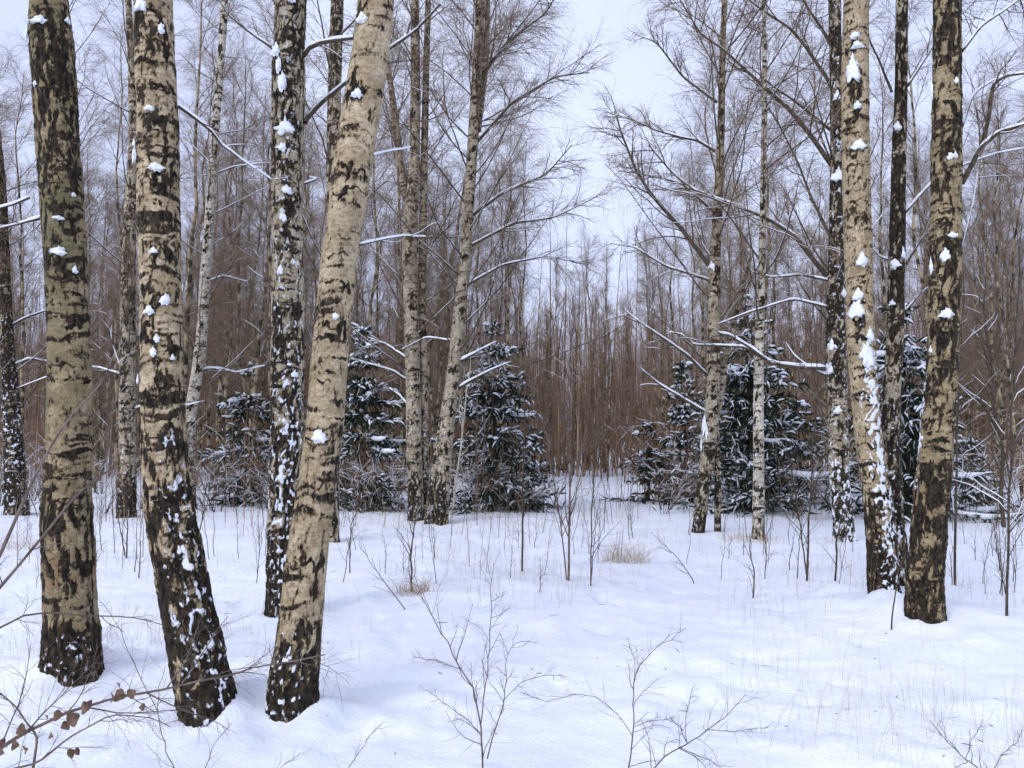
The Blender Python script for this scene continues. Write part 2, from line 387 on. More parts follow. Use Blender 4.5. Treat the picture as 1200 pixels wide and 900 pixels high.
def traced_branch(root, base, Y, pts, w, dy=0., name='branch', sub=14, subL=.5, snow=True, ang=.75, mat=BRANCH, tw=None, lv2=6, wtip=.25, twr=.0022, sadd=.005, wob=.012):
    n = 22; P = []
    for i, (px, py) in enumerate(pts):
        q, mpp = at(px, py, Y+dy*i/(len(pts)-1)); P.append([*q, .8*w*mpp/2*(1+(wtip-1)*i/(len(pts)-1))])
    sp, _ = spline(P, n); C = sp[None, :, :3].copy(); C += (fbm(C*7.0, 2, 3)[..., None]-.5)*wob*np.array([1, 1, 1.5]); Rr = sp[None, :, 3]
    g_ = Geo(); g_.tubes(C, Rr, 8)
    L = np.linalg.norm(C[0, -1]-C[0, 0])
    lv = []
    if sub:
        a, b = grow(C, Rr, sub, 8, L*subL, ang, .34*Rr.max(), (.12, .99), .03, -.03, .12, .45)
        g_.tubes(a, b, 4); lv.append((a, b))
        c, d = grow(a, b, lv2+2, 5, L*subL*.42, .7, max(twr*1.4, .0018), (.1, 1), .03, -.10, .14, .4)
        g_.tubes(c, d, 3, 1)
        e, f = grow(c, d, 4, 4, L*subL*.24, .6, twr, (.1, 1), 0, -.1, .14, .4)
        g_.tubes(e, f, 3, 1)
    o = g_.build(name, [mat, tw or TWIG], base, root)
    if snow:
        s_ = Geo(); snow_on(s_, C, Rr, 6, .5, sadd)
        if lv: snow_on(s_, lv[0][0], lv[0][1], 4, .5, sadd*.35, frac=.7, gap=.3)
        so_ = s_.build('branch_snow', SNOWB, base, o)
    return o

def near_birch(Y, tr, H, label, mat, dark, group, NU=132, ds=.008, clump=(), branches=(), crown=9, fork=None, **kw):
    pts = trunk_pts(tr, Y, H); b0 = pts[1]; z = gz1(b0[0], b0[1]); base = (b0[0], b0[1], z)
    root = empty('birch_tree', base, label, 'tree', group)
    zv = at(600, -30, Y)[0][2]
    o, sp, thc = trunk_mesh(pts, root, base, mat, NU, ds, dark, zvis=zv, **kw)
    clumps(root, base, sp, thc, clump)
    for bb_ in branches:
        traced_branch(root, base, Y, **bb_)
    if crown:
        m = sp[:, 2] > zv; C = sp[m][:, :3][None]; Rr = sp[m][:, 3][None]
        if C.shape[1] > 4:
            g_ = Geo(); a, b = grow(C, Rr, crown, 8, 2.6, .8, .035, (.05, .97), .06, .0, .08, .6); g_.tubes(a, b, 5)
            c, d = grow(a, b, 9, 6, 1.1, .7, .008, (.2, 1), .05, -.12, .12); g_.tubes(c, d, 3, 1)
            e, f = grow(c, d, 8, 4, .5, .6, .003, (.1, 1), .0, -.25, .12); g_.tubes(e, f, 3, 1)
            g_.build('crown', [BRANCH, TWIG], base, root)
            s_ = Geo(); snow_on(s_, a, b, 5, .5, .004); s_.build('crown_snow', SNOWB, base, root)
    return root
NG = 'large birches close to the camera'
B = lambda pts, w, **k: dict(pts=pts, w=w, **k)

near_birch(5.45, [(57,0,44),(61,50,51),(64,100,49),(70,200,50),(77,300,49),(81,400,49),(82,450,52),(80,550,54),(78,600,59),(82,700,62),(85,770,66),(87,797,70)], 9.5,
  'leftmost large birch with smooth olive trunk and dark rings near its top', BARK_O,
  [(-400,.4),(0,.36),(40,.78),(120,.80),(150,.6),(200,.5),(250,.42),(300,.46),(380,.3),(420,.16),(480,.12),(560,.3),(600,.68),(650,.66),(690,.40),(720,.45),(740,.88),(800,.95)], NG,
  moss=[(-400,.5),(0,.7),(400,.8),(650,.5),(720,.1)], rust=[(640,0),(670,.9),(725,.8),(745,.1)], snow=[(700,0),(735,.10),(760,.22),(800,.15)], snow_u=(-.2,.9), band=.35,
  scars=[(-.3,42,.9,26),(.5,50,.7,30),(.3,92,.8,24),(.35,168,.8,20),(-.2,188,.7,18),(-.5,212,.7,20),(.6,200,.6,14),(-.1,245,.8,22),(-.5,310,.7,16),(.4,318,.7,14),(.2,380,.6,10),(-.1,400,.5,8),(.5,445,.5,8),(0,530,.6,10)],
  clump=[(49,36,18,8),(77,27,10,7),(34,45,5,22),(45,108,6,6),(70,300,20,10),(87,320,8,8),(85,232,6,4),(70,262,12,4)], seed=1,
  branches=[B([(34,232),(15,240),(-10,246),(-60,236)],4,sub=5),B([(50,255),(25,262),(-20,272)],5,sub=6)])
near_birch(4.55, [(180,0,46),(181,50,47),(185,150,51),(186,250,52),(188,350,50),(190,450,52),(194,550,55),(200,600,59),(208,650,62),(217,700,63),(228,750,66),(239,800,69),(248,850,71)], 9.0,
  'large birch second from left, trunk curving into a dark snow-flecked foot', BARK,
  [(-400,.35),(0,.22),(30,.6),(70,.5),(85,.20),(120,.36),(200,.42),(260,.34),(300,.45),(380,.40),(450,.42),(500,.52),(560,.72),(620,.80),(700,.86),(800,.95),(860,1.0)], NG,
  snow=[(440,0),(520,.10),(600,.22),(650,.36),(700,.42),(760,.44),(800,.36),(850,.25)], snow_u=(.35,.75), band=.6, seed=2,
  scars=[(-.2,45,.95,26),(.6,60,.7,22),(0,107,.9,8),(-.6,118,.5,12),(-.1,145,.8,18),(.5,210,.9,20),(-.5,218,.5,16),(0,256,.8,7),(.2,300,.9,16),(-.6,342,.6,12),(-.7,388,.55,24),(.5,410,.7,12),(.2,440,.7,12)],
  clump=[(168,18,17,16),(190,42,9,12),(161,187,10,20),(186,204,17,9),(160,172,6,8),(195,355,12,12),(178,368,13,9),(183,300,9,6),(178,137,12,6),(162,445,5,12),(186,400,8,8),(203,420,6,6),(182,415,8,10)],
  branches=[B([(208,125),(230,140),(247,152),(260,170),(285,188),(320,212)],5.5,dy=.3,sub=7,subL=.35)])
near_birch(7.55, [(341,0,38),(339,50,38),(338,100,41),(336,200,39),(337,300,38),(338,400,42),(337,450,41),(335,550,40),(334,600,40),(333,650,42),(333,700,44),(333,724,46)], 11,
  'large dark-barked birch with snow plastered down its trunk, just left of the leaning birch', BARK_G,
  [(-400,.55),(0,.62),(100,.66),(150,.60),(230,.45),(330,.38),(370,.62),(420,.7),(480,.66),(520,.72),(600,.92),(730,1.0)], NG,
  snow=[(60,.08),(160,.12),(240,.1),(300,.16),(420,.22),(470,.36),(520,.45),(600,.46),(660,.40),(700,.22),(725,.1)], snow_u=(.05,1.1), band=.8, seed=3, zoom=1.15, NU=110, ds=.011,
  scars=[(.3,100,.9,20),(0,205,.8,24),(.3,235,.8,30),(-.2,275,.8,24),(.1,360,.9,20),(-.3,400,.9,24)],
  clump=[(335,157,26,16),(324,66,14,14),(331,105,14,18),(342,6,9,14),(336,228,16,9),(332,260,10,7),(327,85,10,16),(329,320,8,10),(331,180,12,9),(345,440,9,7)],
  branches=[B([(355,66),(363,56),(376,50),(395,47),(420,44),(440,30)],7,dy=-.5,sub=6,wtip=.55),B([(357,143),(366,131),(378,119),(395,105),(420,85),(455,58),(487,36),(516,5)],8,dy=.6,sub=8,wtip=.4),
            B([(320,57),(300,43),(268,18),(250,-10)],4.5,sub=7),B([(357,215),(372,210),(362,207)],3,sub=2),B([(322,62),(325,20),(318,-10)],4,sub=4)])
near_birch(4.68, [(441,0,45),(436,50,46),(428,100,48),(420,150,50),(412,200,49),(406,250,47),(398,300,47),(393,350,46),(388,400,46),(384,450,47),(381,500,47),(374,550,48),(367,600,50),(360,650,52),(355,700,53),(350,750,57),(344,800,61),(343,852,64)], 9.0,
  'large pale tan birch leaning right, standing in front of the dark-barked birch', BARK,
  [(-400,.25),(0,.20),(60,.10),(110,.3),(160,.12),(200,.22),(240,.12),(320,.08),(360,.12),(420,.05),(480,.08),(510,.35),(560,.36),(590,.18),(640,.22),(660,.55),(700,.45),(740,.6),(790,.85),(850,1.0)], NG,
  snow=[(700,0),(740,.12),(780,.30),(810,.34),(850,.15)], snow_u=(-.5,.7), band=.22, seed=4, moss=[(-400,.3),(400,.3),(600,.1)],
  scars=[(-.8,20,.6,20),(.2,38,.7,10),(-.7,105,.6,26),(.2,118,.8,14),(.5,160,.4,8),(-.4,205,.7,14),(.3,208,.7,12),(-.5,232,.7,10),(.2,242,.7,8),(0,283,.5,8),(-.2,303,.8,8),(.5,340,.5,8),(-.3,385,.7,16),(.45,378,.6,20),(0,398,.9,8),(0,437,.5,4),(.5,470,.5,8),(-.5,425,.2,8),(.1,515,.7,14),(.5,560,.7,22),(.1,655,.9,16)],
  clump=[(423,31,13,12),(417,120,14,10),(392,374,10,6),(374,512,20,14),(405,20,5,10)],
  branches=[B([(436,182),(452,178),(482,172)],3,sub=3,dy=.3),B([(421,287),(445,281),(475,277),(500,277)],3.5,sub=5,dy=.3),B([(404,380),(412,379),(420,382)],2,sub=0)])
near_birch(7.75, [(1003,0,30),(1002,100,33),(1003,200,33),(1006,300,34),(1009,400,34),(1012,450,33),(1016,500,33),(1023,550,33),(1030,600,35),(1034,650,36),(1036,700,37),(1040,728,40)], 11,
  'pale tan birch with a snow stripe down its right flank, near the right edge', BARK,
  [(-400,.2),(0,.30),(60,.18),(200,.10),(320,.08),(400,.12),(480,.12),(540,.22),(570,.55),(600,.75),(660,.9),(730,1.0)], NG, NU=100, ds=.011, zoom=1.1,
  snow=[(360,0),(400,.3),(440,.72),(500,.80),(560,.85),(600,.78),(650,.65),(700,.5),(730,.35)], snow_u=(.55,.62), band=.5, seed=5,
  scars=[(-.2,62,.7,10),(0,98,.8,22),(.2,135,.6,8),(0,182,.8,12),(.2,218,.6,8),(-.4,250,.7,8),(.3,262,.6,6),(-.2,375,.7,14),(.1,430,.6,8)],
  clump=[(1000,86,16,26),(1002,48,12,9),(1005,60,14,8),(1005,130,12,7),(1006,176,17,11),(1010,308,15,16),(1004,365,20,18),(990,342,13,9),(1016,415,16,24),(1006,348,14,14),(1019,395,10,14)],
  branches=[])
near_birch(8.3, [(1057,0,14),(1056,100,15),(1053,200,17),(1051,300,19),(1049,400,20),(1045,450,21),(1043,520,22),(1044,560,22),(1047,600,23),(1052,650,25),(1057,700,27)], 11,
  'thin dark birch stem rising between the two large birches of the right-hand clump', BARK_G,
  [(-400,.7),(0,.75),(150,.9),(300,.85),(400,.8),(480,.6),(560,.75),(650,.9),(700,1)], NG, NU=72, ds=.014, band=.8, seed=6, zoom=1.1,
  snow=[(380,0),(480,.12),(560,.15),(680,.35)], snow_u=(0,1.2),
  clump=[(1052,150,9,10),(1049,310,10,9),(1058,298,5,12),(1046,356,8,6)],
  branches=[B([(1045,108),(1032,75),(1018,45),(1012,10)],4,sub=6,snow=True),B([(1062,310),(1077,285),(1090,262),(1098,240)],3.5,sub=8),B([(1060,365),(1078,345),(1095,330)],3.5,sub=6),B([(1064,100),(1090,60),(1110,20),(1120,-20)],4,sub=10,dy=.8),
            B([(1040,305),(1030,300),(1022,290)],3,sub=3),B([(1057,455),(1064,440),(1068,420)],4,sub=2),B([(1060,250),(1090,215),(1125,195),(1165,180),(1210,172)],4,sub=12,dy=.8)])
near_birch(6.95, [(1110,0,32),(1110,100,33),(1109,200,36),(1108,300,37),(1106,400,37),(1103,450,37),(1099,500,38),(1095,550,40),(1090,600,41),(1086,650,42),(1083,700,44),(1083,738,47)], 10.5,
  'rightmost large birch with dark blackish trunk and pale patches, right stem of the clump', BARK_O,
  [(-400,.6),(0,.66),(80,.74),(150,.64),(200,.70),(250,.38),(300,.6),(340,.5),(400,.6),(440,.62),(470,.5),(500,.38),(530,.3),(550,.7),(600,.8),(660,.9),(740,1)], NG, NU=110, ds=.01, zoom=1.15,
  snow=[(430,0),(450,.45),(540,.5),(560,.3),(600,.12),(660,0)], snow_u=(-.95,.25), band=.8, seed=8, rust=[(500,0),(540,.3),(600,.3),(650,.1)],
  scars=[(0,200,.9,26),(.3,290,.8,20),(0,325,.9,22),(-.3,390,.8,26),(.2,430,.8,16)],
  clump=[(1091,102,7,22),(1113,189,9,7),(1115,280,12,6),(1107,303,12,14),(1093,312,7,16),(1108,370,15,12),(1119,101,5,8),(1092,410,5,8),(1118,188,5,8)],
  branches=[B([(1127,215),(1138,195),(1150,172),(1170,155),(1205,145),(1260,140)],8,dy=-.3,sub=9,wtip=.5),B([(1150,174),(1158,140),(1164,98),(1180,88),(1215,84)],7,dy=-.3,sub=6,wtip=.4),
            B([(1127,150),(1140,110),(1170,90),(1215,60)],4,sub=10,dy=.8),B([(1127,60),(1150,30),(1180,10),(1220,-20)],5,sub=10,dy=.6),B([(1125,300),(1140,240),(1146,200)],3,sub=6,dy=.5)])

# ================================================================ mid-distance birches
MG = 'birches standing in the middle distance'
def mid_birch(stems, label, mat=BARK_G, H=15., Y=None, branches=(), n1=26, L1=3.0, ang=.85, zlow=3.0, snowf=.8, group=MG, dark=None, tw=10, seed=0, dense=1.15, name='birch_tree', rmain=.019, keep=None, clump=(), snow=None, lump=.04):
    if Y is None: Y = gdist(stems[0][-1][0], stems[0][-1][1])
    mpp = at(600, 500, Y)[1]
    p0 = at(stems[0][-1][0], stems[0][-1][1], Y)[0]; base = (p0[0], p0[1], gz1(p0[0], p0[1])); root = empty(name, base, label, 'tree', group)
    dk = dark or [(-600,.6),(0,.5),(200,.38),(350,.30),(450,.22),(520,.28),(560,.5),(600,.75),(640,.95)]
    gb = Geo(); gs = Geo(); top = at(600, -40, Y)[0][2]
    for k, st in enumerate(stems):
        full = st[0][1] <= 60
        pts = trunk_pts(st, Y+.15*k, H*(1-.1*k) if full else 0, .02)
        sc_ = [(rng.uniform(-.8, .8), q_, rng.uniform(.7, 1.5), rng.uniform(5, 9)) for q_ in np.arange(-10, 600, 17)+rng.uniform(-8, 8, 36)] if k < 2 else ()
        o, sp, thc = trunk_mesh(pts, root, base, mat, 36, max(.02, .9*mpp), dk, zvis=top, seed=seed+k, zoom=1.6, band=.9, scars=sc_, name='trunk' if k == 0 else 'stem', lump=lump, snow=snow or [(300,0),(400,.06),(640,.12)])
        if k == 0 and clump: clumps(root, base, sp, thc, clump)
        if full or k == 0:
            z = sp[:, 2]; m = z > zlow
            C = sp[m][:, :3][None]; Rr = sp[m][:, 3][None]
            nn = int(n1*(1 if k == 0 else .6))
            a, b = grow(C, Rr, nn, 10, L1, ang, rmain, (.0, .99), .07, .0, .07, .55, keep=keep); gb.tubes(a, b, 5)
            c, d = grow(a, b, int(11*dense), 7, L1*.42, .7, .0065, (.12, 1), .06, -.12, .10, .45); gb.tubes(c, d, 3, 1)
            e, f = grow(c, d, tw+1, 5, L1*.19, .6, .0036, (.1, 1), .0, -.34, .12, .4); gb.tubes(e, f, 3, 1)
            snow_on(gs, a, b, 4, .5, .004, frac=snowf, gap=.25); snow_on(gs, c, d, 3, .5, .001, frac=snowf*.35, gap=.35)
    gb.build('crown', [BRANCH, TWIG], base, root)
    if gs.n: gs.build('crown_snow', SNOWB, base, root)
    for bb_ in branches: traced_branch(root, base, Y, **bb_)
    return root
BB = lambda pts, w, **k: B(pts, w, **{**dict(sub=16, subL=.36, lv2=7, twr=.0038, dy=.5, sadd=.007), **k})

mid_birch([[(978,0,14),(980,100,14),(981,200,16),(980,300,18),(979,400,22),(981,450,22),(983,550,22),(987,600,23),(990,634,25)]],
  'dark birch partly behind the snow-striped birch, long snowy boughs to its left', BARK_G, Y=gdist(990,634), dark=[(-600,.8),(0,.8),(330,.85),(420,.7),(480,.35),(560,.45),(600,.8),(640,1)], n1=10, L1=2.6, seed=11, snow=[(0,.1),(500,.15),(560,.4),(634,.6)],
  clump=[(981,115,9,10),(983,208,18,14),(972,430,12,14),(975,405,10,14),(982,480,10,9)],
  branches=[BB([(981,203),(951,160),(925,128),(893,99),(877,85),(847,57),(821,40),(797,0)],7.5,dy=1.,sub=18),BB([(979,157),(957,139),(930,117),(903,99),(870,70)],5.5,dy=.8),
    BB([(978,110),(970,93),(943,53),(925,32),(898,15),(874,-3),(860,-30)],6,dy=.6),BB([(978,61),(967,40),(951,16),(941,0),(930,-30)],5.5),
    BB([(985,345),(950,300),(930,275),(900,256),(860,240),(820,227),(790,205),(760,170)],7.5,dy=1.2,sub=18,sadd=.009),
    BB([(967,432),(935,430),(904,426),(880,408),(856,393),(841,390)],6.5,dy=-.4,sub=6,sadd=.012,wtip=.4),BB([(904,426),(874,407),(845,405),(814,404),(799,392),(780,388)],4.5,dy=.5,sub=10,sadd=.007),
    BB([(975,330),(940,322),(905,325),(880,318)],4,sub=10),BB([(970,440),(950,432),(932,418),(920,400)],4,sub=6,sadd=.012),BB([(972,275),(950,230),(935,190),(915,150),(900,125)],4.5,dy=.8),
    BB([(970,360),(930,350),(880,365),(840,380)],4,sub=10),BB([(988,330),(1000,300),(1020,270),(1035,250)],3.5,sub=6)])
mid_birch([[(850,-20,6),(847,50,7),(845,150,9),(842,230,11),(838,300,13),(836,400,15),(836,450,16),(833,500,18),(827,550,17),(822,590,16),(818,626,15)],[(838,460,6),(841,550,8),(841,632,8)],[(880,300,4),(872,330,5),(862,370,6),(850,420,8),(843,470,10),(836,500,10)]],
  'dark multi-stemmed birch right of the central gap with a pale crooked fork', BARK_G, Y=gdist(818,626), H=14, n1=26, L1=3.3, seed=14, clump=[(826,500,11,26),(818,520,8,16),(834,312,8,8)],
  branches=[BB([(832,312),(800,270),(765,230),(745,200),(728,155),(720,130)],7,dy=.8,sub=20,subL=.35),BB([(838,177),(818,165),(797,161),(767,152),(743,141),(715,133)],4.5,dy=.6,sub=16),
    BB([(829,440),(805,416),(784,401),(757,383),(730,362)],5,dy=-.5,sub=10,sadd=.009),BB([(829,485),(805,470),(772,450),(750,431)],5,dy=-.4,sub=8,sadd=.009),BB([(838,250),(800,215),(760,205),(722,200)],4,sub=16),
    BB([(840,120),(800,90),(770,50),(745,40)],4,sub=16),BB([(836,330),(780,312),(745,290),(715,285)],4,sub=14)])
mid_birch([[(896,60,5),(896,100,6),(895,200,7),(893,300,8),(890,400,11),(889,450,12),(889,550,13),(889,631,15)]],
  'slim straight creamy-white birch in front of the snowy spruce right of centre', BARK_L, H=14, n1=16, L1=2.4, seed=17, dark=[(-600,.3),(300,.3),(450,.12),(560,.15),(600,.4),(631,.7)])
mid_birch([[(486,-10,10),(487,100,12),(486,200,13),(481,250,17),(480,300,19),(483,400,18),(484,450,18),(486,550,19),(488,609,20)],[(502,-10,7),(499,100,8),(497,200,9),(494,350,10),(497,450,10),(498,606,11)],[(452,60,6),(462,130,8),(470,200,10),(480,250,12)]],
  'twin-stemmed pale birch left of centre, a thin arm leaning out of its left side', BARK_G, n1=24, L1=2.8, seed=21,
  branches=[BB([(477,447),(462,436),(445,430),(410,420)],4.5,dy=-.4,sub=8,sadd=.012),BB([(476,420),(455,405),(430,395)],4,sub=8,sadd=.01),BB([(478,475),(468,463),(456,455)],3.5,sub=3,sadd=.01)])
mid_birch([[(563,-10,11),(561,60,12),(558,100,12),(555,150,13),(552,200,13),(548,250,14),(546,300,14),(540,350,15),(535,400,16),(530,450,16),(524,500,17),(520,550,17),(517,613,17)],[(528,440,9),(518,500,10),(509,560,11),(503,612,12)],[(572,-5,6),(569,80,7),(561,140,9)]],
  'tall birch leaning right left of centre, forked near the snow', BARK_G, n1=34, L1=3.8, seed=24, H=16,
  branches=[BB([(538,455),(552,446),(575,434),(598,424)],5,dy=-.4,sub=8,sadd=.009),BB([(538,424),(560,412),(582,400)],4.5,dy=-.3,sub=6,sadd=.012),BB([(545,335),(590,310),(640,300),(690,310)],4,sub=16),BB([(550,255),(590,225),(640,205),(670,170)],5,dy=.6,sub=20),
    BB([(556,170),(600,120),(650,90),(690,85)],5,dy=.6,sub=20),BB([(562,90),(600,45),(640,15),(660,-20)],5,sub=18),BB([(548,290),(600,262),(650,255),(700,230)],4.5,sub=18),BB([(530,400),(500,395),(470,410)],3.5,sub=8)])
mid_birch([[(550,440,4),(545,480,5),(539,530,6),(531,603,7)]], 'very thin pale birch leaning beside the forked birch left of centre', BARK_L, n1=0, seed=27, Y=19.3, zlow=3.2) if False else None
mid_birch([[(396,-10,15),(393,60,16),(391,150,16),(390,200,16),(389,400,16),(389,550,17),(389,637,18)]],
  'birch half hidden behind the pale leaning birch', BARK_G, n1=16, L1=2.6, seed=28, H=14, zlow=4, dark=[(-600,.5),(0,.5),(640,.7)])
mid_birch([[(150,-10,7),(155,100,9),(157,170,11),(152,250,14),(150,350,17),(149,450,18),(149,550,20),(148,607,22)]],
  'grey birch standing between the two leftmost large birches, its foot dark', BARK_G, n1=26, L1=3.0, seed=31, dark=[(-600,.3),(100,.3),(220,.4),(300,.65),(450,.45),(540,.5),(580,.9),(607,1)],
  branches=[BB([(155,480),(180,472),(205,478),(240,470)],4,sub=8,sadd=.012),BB([(145,440),(110,430),(60,440),(20,455)],4,sub=10,sadd=.007)])
mid_birch([[(-4,150,8),(2,220,10),(5,300,11),(8,400,15),(12,450,17),(16,520,21),(20,603,26)]],
  'dark birch at the far left edge with snow specks on its foot', BARK_G, H=13, n1=22, L1=2.8, seed=34, zlow=2.5, dark=[(-600,.75),(600,.9)], snow=[(300,0),(430,.15),(520,.3),(600,.2)],
  branches=[BB([(12,430),(35,420),(60,425),(110,410)],4.5,sub=10,sadd=.012),BB([(8,385),(30,372),(60,362),(100,350)],4,sub=10,sadd=.007)])
mid_birch([[(264,-20,8),(261,40,9),(254,130,9),(249,200,10),(245,260,11),(240,330,12),(236,400,13),(229,450,14),(222,490,15),(221,540,15),(222,598,16)]],
  'slim creamy birch leaning right between the second and third large birches', BARK_L, n1=22, L1=2.8, seed=37, Y=22, dark=[(-600,.3),(100,.2),(300,.25),(400,.3),(500,.2),(560,.5),(600,.9)],
  branches=[BB([(229,442),(240,432),(258,432),(276,437),(312,428)],4,sub=6,sadd=.016),BB([(243,330),(262,323),(290,330)],3,sub=4,sadd=.01),BB([(249,205),(275,195),(320,190)],3,sub=8)])

# ================================================================ spruces
def spruce_geo(H, W, seed, bald=.10):
    gt, gn, gs = Geo(), Geo(), Geo()
    z = np.linspace(-.2, H, 12); P = np.stack([0*z+.05*np.sin(z), 0*z, z], 1)[None]; gt.tubes(P, np.linspace(H*.018, .012, 12)[None], 8)
    nwh = int(H/.15)
    for k in range(nwh):
        zz = min(.985*H, max(.05, H*(bald+.97*(1-bald)*(k/nwh)**.95)+.18*rng.normal()))
        f = 1-(zz/H)
        L = W*(f**.72)*rng.uniform(.62, 1.18)*(1 if f > .12 else .9)+.08
        nb = 5 if f > .3 else 4
        az = rng.random()*6.28+np.arange(nb)*2*math.pi/nb+rng.normal(size=nb)*.3
        Ls = L*rng.uniform(.45, 1.2, nb)
        s = np.linspace(0, 1, 7)
        droop = .05+.45*f*rng.uniform(.5, 1.2)
        R_b = Ls[:, None]*s[None]; Zb = zz+Ls[:, None]*(-droop*s[None]**.9*1.2+droop*.75*s[None]**3.)
        Pb = np.stack([R_b*np.cos(az)[:, None], R_b*np.sin(az)[:, None], Zb], -1)
        gt.tubes(Pb, np.tile(np.linspace(.016, .004, 7)*max(.4, f+.3), (nb, 1)), 3)
        Rb = np.full((nb, 7), .02)
        # flat side sprays
        ns = max(5, int(L*13)); a, b = grow(Pb, Rb, ns, 4, .34*min(1, L)+.06, .85, .02, (.08, 1), -.05, -.16, .10, .45)
        T = a[:, -1]-a[:, 0]; q = a.copy()
        # needle clothing: thin drooping quads along each spray
        for w_, dz in ((.030, 0), (.024, -.03)):
            side = np.cross(T, [0, 0, 1.]); side /= np.linalg.norm(side, axis=1, keepdims=True)+1e-9
            tilt = rng.normal(size=(len(a), 1))*.6; side = side*np.cos(tilt)+np.array([0, 0, 1.])*np.sin(tilt)
            wd = np.array([.5, 1., .85, .15])*w_
            A = a+side[:, None]*wd[None, :, None]; Bq = a-side[:, None]*wd[None, :, None]; A[..., 2] += dz*.5; Bq[..., 2] += dz
            V = np.stack([A, Bq], 2).reshape(-1, 3); i = (np.arange(len(a))*8)[:, None]; j = (np.arange(3)*2)[None]
            gn.add(V, np.stack([i+j, i+j+1, i+j+3, i+j+2], -1).reshape(-1, 4))
        c, d = grow(a, b, 5, 2, .11, .8, .012, (.1, 1), -.1, -.3, .1, .3, tip=.2); gn.tubes(c, d, 3)
        # snow pads on the outer part of the boughs
        m = rng.random(len(a)) < .40*vn(np.array([[zz*1.3, az[0], seed*1.]]), 4)[0]*2
        snow_on(gs, a[m], np.full((m.sum(), 4), .018)*rng.uniform(.5, 1.9, (m.sum(), 1)), 4, .3, .012)
        mb = rng.random(nb) < .22
        snow_on(gs, Pb[mb][:, 2:], np.full((mb.sum(), 5), .055)*np.array([.5, 1, 1.2, 1, .6])*rng.uniform(.6, 1.3, (mb.sum(), 1)), 5, .1, .012)
    return gt, gn, gs
SG = 'snow-laden spruces at the edge of the wood'
def spruce(px, py_base, py_top, wpx, label, seed, Y=None):
    global rng
    keepr = rng; rng = np.random.default_rng(seed)
    Y = Y or gdist(px, py_base); p, mpp = at(px, py_base, Y); tz = at(px, py_top, Y)[0][2]; z = gz1(p[0], p[1]); H = tz-z; W = wpx*mpp/2*1.2
    base = (p[0], p[1], z); root = empty('spruce_tree', base, label, 'tree', SG)
    gt, gn, gs = spruce_geo(H, W*1.1, seed, bald=.04)
    gt.build('trunk', BRANCH, (0,0,0), root); gn.build('foliage', NEEDLE, (0,0,0), root, smooth=False); gs.build('bough_snow', SNOWB, (0,0,0), root)
    rng = keepr
    return root
spruce(578, 601, 372, 138, 'broad snowy spruce left of the central gap behind the forked birch', 101, 21.5)
spruce(882, 612, 345, 150, 'large snowy spruce right of centre behind the slim white birch', 102, 21)
spruce(424, 600, 370, 120, 'snowy spruce showing to the right of the pale leaning birch', 103, 22)
spruce(1064, 606, 340, 150, 'dark snowy spruce behind the right-hand birch clump', 104, 19)
spruce(760, 592, 490, 66, 'low dark spruce at the right side of the central gap', 105, 25)
spruce(285, 598, 425, 92, 'thin dark spruce in the gap right of the second large birch', 106, 24)
spruce(803, 600, 410, 66, 'narrow spruce left of the dark multi-stemmed birch', 107, 24)
spruce(938, 600, 455, 80, 'small spruce between the slim white birch and the birch clump', 108, 24)
spruce(622, 598, 500, 50, 'smallest spruce, at the right foot of the broad spruce left of the gap', 109, 22)
spruce(1140, 603, 500, 60, 'small spruce right of the rightmost large birch', 110, 21)

# ================================================================ individual trees of the wood behind
def slim_tree(H, r, seed, n1, L1, dense=1., mat=FARBARK, twm=TWIG, ang=.6):
    g_, c_, s_ = Geo(), Geo(), Geo()
    z = np.linspace(-.2, H, 24); lean = rng.normal(size=2)*.02
    wob = np.stack([fbm(np.stack([z*.35, z*0+seed, z*0], -1), 2, 1)-.5, fbm(np.stack([z*.35, z*0+seed+9, z*0], -1), 2, 2)-.5], 1)*.7
    P = np.stack([lean[0]*z+wob[:, 0]-wob[0, 0], lean[1]*z+wob[:, 1]-wob[0, 1], z], 1)[None]; Rr = (r*(1-z/H)**.8+.008)[None]
    g_.tubes(P, Rr, 9)
    a, b = grow(P, Rr, n1, 8, L1, ang, .017, (.22, .99), .07, .02, .08, .55); c_.tubes(a, b, 3)
    c, d = grow(a, b, int(11*dense), 6, L1*.45, .65, .006, (.15, 1), .04, -.08, .11, .45); c_.tubes(c, d, 3, 1)
    e, f = grow(c, d, int(14*dense), 4, L1*.24, .6, .0044, (.1, 1), .0, -.30, .12, .4); c_.tubes(e, f, 3, 1)
    snow_on(s_, a, b, 3, .5, .006, frac=.8, gap=.3); snow_on(s_, P, Rr*.5, 3, .5, .0, frac=0)
    return g_, c_, s_
FG = 'slender bare trees of the wood behind the clearing'
protos = []
for k in range(7):
    H = [14, 17, 19, 15, 21, 12, 18][k]
    g_, c_, s_ = slim_tree(H, [.05, .075, .09, .045, .09, .04, .07][k], 50+k, [26, 30, 34, 26, 34, 24, 30][k], [2.0, 2.6, 3.0, 1.8, 3.0, 1.5, 2.4][k], ang=[.55,.7,.7,.5,.65,.45,.8][k])
    root = empty('slender_tree', (0, 0, 0), 'slender bare tree standing deep in the wood behind the clearing', 'tree', FG)
    g_.build('trunk', FARBARK, (0,0,0), root); c_.build('crown', [BRANCH, TWIG], (0,0,0), root); s_.build('crown_snow', SNOWB, (0,0,0), root)
    protos.append((root, H))
used = [False]*7
def place_far(px, Y, sc, k):
    p = at(px, 500, Y)[0]; loc = (float(p[0]), float(Y), gz1(p[0], Y))
    root, H = protos[k]
    if not used[k]:
        used[k] = True; root.location = loc; root.rotation_euler = (0, 0, rng.random()*6.28); root.scale = (sc, sc, sc); return
    dup(root, loc, rng.random()*6.28, sc, root['label'], FG)
cnt = 0
